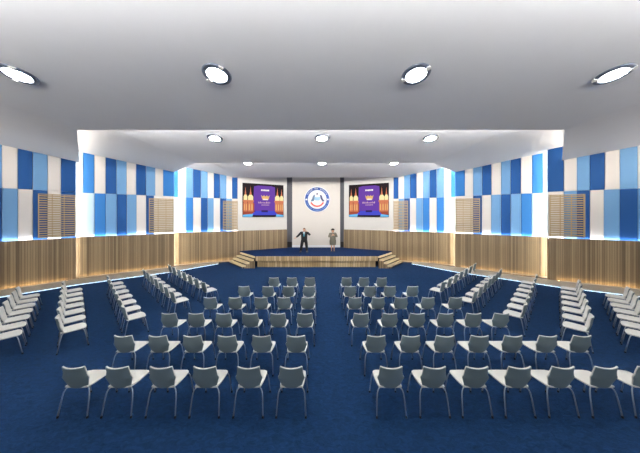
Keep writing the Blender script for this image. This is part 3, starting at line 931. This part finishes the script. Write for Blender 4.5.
def man(x, y):
    root = empty('person', (x, y, ST + 0.006))
    tag(root, 'person in black suit and teal tie on stage with one hand raised to head', 'person')
    root.scale = (1.10, 1.10, 0.965)
    # arm joints: viewer-left arm held out, viewer-right hand at the head
    shL, elL, haL = (-0.195, 0.0, 1.40), (-0.36, -0.03, 1.20), (-0.50, -0.16, 1.07)
    shR, elR, haR = (0.195, 0.0, 1.40), (0.37, -0.09, 1.24), (0.165, -0.12, 1.50)
    bm = bmesh.new()
    V = [((0, 0.0, 0.93), (0.15, 0.10)), ((0, 0.0, 1.08), (0.14, 0.095)), ((0, 0.01, 1.25), (0.16, 0.10)), ((0, 0.01, 1.38), (0.13, 0.08)), ((0, 0.0, 1.46), 0.055), ((0, -0.01, 1.54), 0.052),
         (shL, 0.058), (elL, 0.042), (haL, 0.026), (shR, 0.058), (elR, 0.042), (haR, 0.026),
         ((-0.10, 0, 0.86), 0.085), ((-0.155, -0.02, 0.48), 0.058), ((-0.215, 0.02, 0.08), 0.038), ((-0.24, -0.11, 0.04), 0.034),
         ((0.10, 0, 0.86), 0.085), ((0.145, -0.02, 0.48), 0.058), ((0.17, 0.02, 0.08), 0.038), ((0.19, -0.11, 0.04), 0.034)]
    Eg = [(0, 1), (1, 2), (2, 3), (3, 4), (4, 5), (3, 6), (6, 7), (7, 8), (3, 9), (9, 10), (10, 11), (0, 12), (12, 13), (13, 14), (14, 15), (0, 16), (16, 17), (17, 18), (18, 19)]
    skin_mesh(bm, V, Eg)
    head(bm, 1.60, -0.01)
    hand(bm, haL, (-0.6, -0.5, -0.35), (0.3, -0.6, 0.6), 1)
    hand(bm, haR, (-0.55, 0.1, 0.8), (-0.6, 0.5, -0.4), -1)
    obj('body', bm, M['skin'], root, smooth=True)
    face_parts(root, 1.60, -0.01)
    obj_new('hair', M['hair_man'], root, lambda bm: (ellipsoid(bm, (0, 0.022, 1.655), (0.084, 0.090, 0.082), 16, 10), ellipsoid(bm, (0, -0.045, 1.705), (0.062, 0.05, 0.03), 12, 8)))
    def jacket(bm):
        V = [((0, 0.0, 0.70), (0.20, 0.15)), ((0, 0.0, 0.86), (0.215, 0.155)), ((0, 0.0, 1.05), (0.205, 0.145)), ((0, 0.01, 1.25), (0.225, 0.15)), ((0, 0.012, 1.38), (0.17, 0.115)), ((0, 0.01, 1.435), (0.078, 0.07)),
             (shL, 0.092), (elL, 0.074), (tuple(Vector(elL).lerp(Vector(haL), 0.92)), 0.056), (shR, 0.092), (elR, 0.074), (tuple(Vector(elR).lerp(Vector(haR), 0.9)), 0.056)]
        skin_mesh(bm, V, [(0, 1), (1, 2), (2, 3), (3, 4), (4, 5), (4, 6), (6, 7), (7, 8), (4, 9), (9, 10), (10, 11)])
    obj_new('jacket', M['suit'], root, jacket)
    def trousers(bm):
        V = [((0, 0, 1.05), (0.165, 0.115)), ((-0.105, 0, 0.84), 0.118), ((-0.158, -0.02, 0.48), 0.096), ((-0.215, 0.02, 0.10), 0.082), ((0.105, 0, 0.84), 0.118), ((0.148, -0.02, 0.48), 0.096), ((0.172, 0.02, 0.10), 0.082)]
        skin_mesh(bm, V, [(0, 1), (1, 2), (2, 3), (0, 4), (4, 5), (5, 6)])
    obj_new('trousers', M['suit'], root, trousers)
    obj_new('shirt', M['shirt'], root, lambda bm: (plate(bm, [(-0.062, 1.46), (0.062, 1.46), (0.05, 1.36), (0.0, 1.16), (-0.05, 1.36)], -0.172, -0.085), disc(bm, 0.06, 1.43, 1.475, 16)), smooth=False)
    obj_new('tie', M['tie'], root, lambda bm: (plate(bm, [(-0.026, 1.45), (0.026, 1.45), (0.018, 1.41), (0.040, 1.20), (0.0, 1.14), (-0.040, 1.20), (-0.018, 1.41)], -0.186, -0.172)), smooth=False)
    for sx_, fx in ((-1, -0.222), (1, 0.178)):
        obj_new('shoe', M['shoe'], root, lambda bm: (ellipsoid(bm, (fx + sx_ * 0.012, -0.06, 0.054), (0.066, 0.165, 0.052), 14, 8)))

def woman(x, y):
    root = empty('person', (x, y, ST + 0.006))
    tag(root, 'person in grey skirt suit with dark hair, hands clasped at chest, on stage', 'person')
    root.scale = (1.12, 1.10, 0.99)
    shL, elL, haL = (-0.165, 0.0, 1.30), (-0.255, -0.03, 1.05), (-0.05, -0.21, 1.16)
    shR, elR, haR = (0.165, 0.0, 1.30), (0.265, -0.03, 1.05), (0.05, -0.21, 1.18)
    bm = bmesh.new()
    V = [((0, 0.0, 0.86), (0.145, 0.10)), ((0, 0.0, 1.02), (0.115, 0.085)), ((0, 0.005, 1.18), (0.135, 0.09)), ((0, 0.01, 1.29), (0.11, 0.07)), ((0, 0.0, 1.36), 0.046), ((0, -0.01, 1.43), 0.045),
         (shL, 0.048), (elL, 0.036), (haL, 0.023), (shR, 0.048), (elR, 0.036), (haR, 0.023),
         ((-0.085, 0, 0.80), 0.078), ((-0.075, -0.01, 0.46), 0.052), ((-0.08, 0.02, 0.10), 0.030), ((-0.09, -0.10, 0.04), 0.028),
         ((0.085, 0, 0.80), 0.078), ((0.075, -0.01, 0.46), 0.052), ((0.08, 0.02, 0.10), 0.030), ((0.09, -0.10, 0.04), 0.028)]
    Eg = [(0, 1), (1, 2), (2, 3), (3, 4), (4, 5), (3, 6), (6, 7), (7, 8), (3, 9), (9, 10), (10, 11), (0, 12), (12, 13), (13, 14), (14, 15), (0, 16), (16, 17), (17, 18), (18, 19)]
    skin_mesh(bm, V, Eg)
    head(bm, 1.48, -0.01)
    hand(bm, haL, (0.5, -0.25, 0.7), (0.6, 0.3, -0.3), 1)
    hand(bm, haR, (-0.5, -0.25, 0.7), (-0.6, 0.3, -0.3), -1)
    obj('body', bm, M['skin'], root, smooth=True)
    face_parts(root, 1.48, -0.01)
    obj_new('hair', M['hair'], root, lambda bm: (ellipsoid(bm, (0, 0.012, 1.555), (0.112, 0.118, 0.092), 16, 10), ellipsoid(bm, (0, 0.05, 1.46), (0.092, 0.06, 0.09), 14, 8), ellipsoid(bm, (0, -0.06, 1.575), (0.080, 0.06, 0.035), 12, 8)))
    def jacket(bm):
        V = [((0, 0.0, 0.70), (0.22, 0.155)), ((0, 0.0, 1.0), (0.19, 0.135)), ((0, 0.005, 1.18), (0.20, 0.14)), ((0, 0.01, 1.285), (0.13, 0.09)), ((0, 0.01, 1.335), (0.065, 0.06)),
             (shL, 0.072), (elL, 0.058), (tuple(Vector(elL).lerp(Vector(haL), 0.85)), 0.042), (shR, 0.072), (elR, 0.058), (tuple(Vector(elR).lerp(Vector(haR), 0.85)), 0.042)]
        skin_mesh(bm, V, [(0, 1), (1, 2), (2, 3), (3, 4), (3, 5), (5, 6), (6, 7), (3, 8), (8, 9), (9, 10)])
    obj_new('jacket', M['grey_suit'], root, jacket)
    def skirt(bm):
        n = 20
        rings = []
        for z, a, b in ((0.95, 0.15, 0.115), (0.82, 0.20, 0.145), (0.68, 0.205, 0.15), (0.50, 0.19, 0.14)):
            rings.append([bm.verts.new((a * math.cos(2 * math.pi * i / n), b * math.sin(2 * math.pi * i / n), z)) for i in range(n)])
        for A, B in zip(rings, rings[1:]):
            for i in range(n): bm.faces.new((A[i], A[(i + 1) % n], B[(i + 1) % n], B[i]))
        bm.faces.new(rings[0]); bm.faces.new(rings[-1])
    obj_new('skirt', M['grey_suit'], root, skirt)
    for sx_ in (-1, 1):
        obj_new('shoe', M['nude_shoe'], root, lambda bm: (ellipsoid(bm, (sx_ * 0.088, -0.055, 0.046), (0.050, 0.125, 0.044), 14, 8)))

man((304.2 - VX) * 14.73 / F, 14.73)
woman((332.8 - VX) * 14.95 / F, 14.95)
bpy.context.view_layer.update()
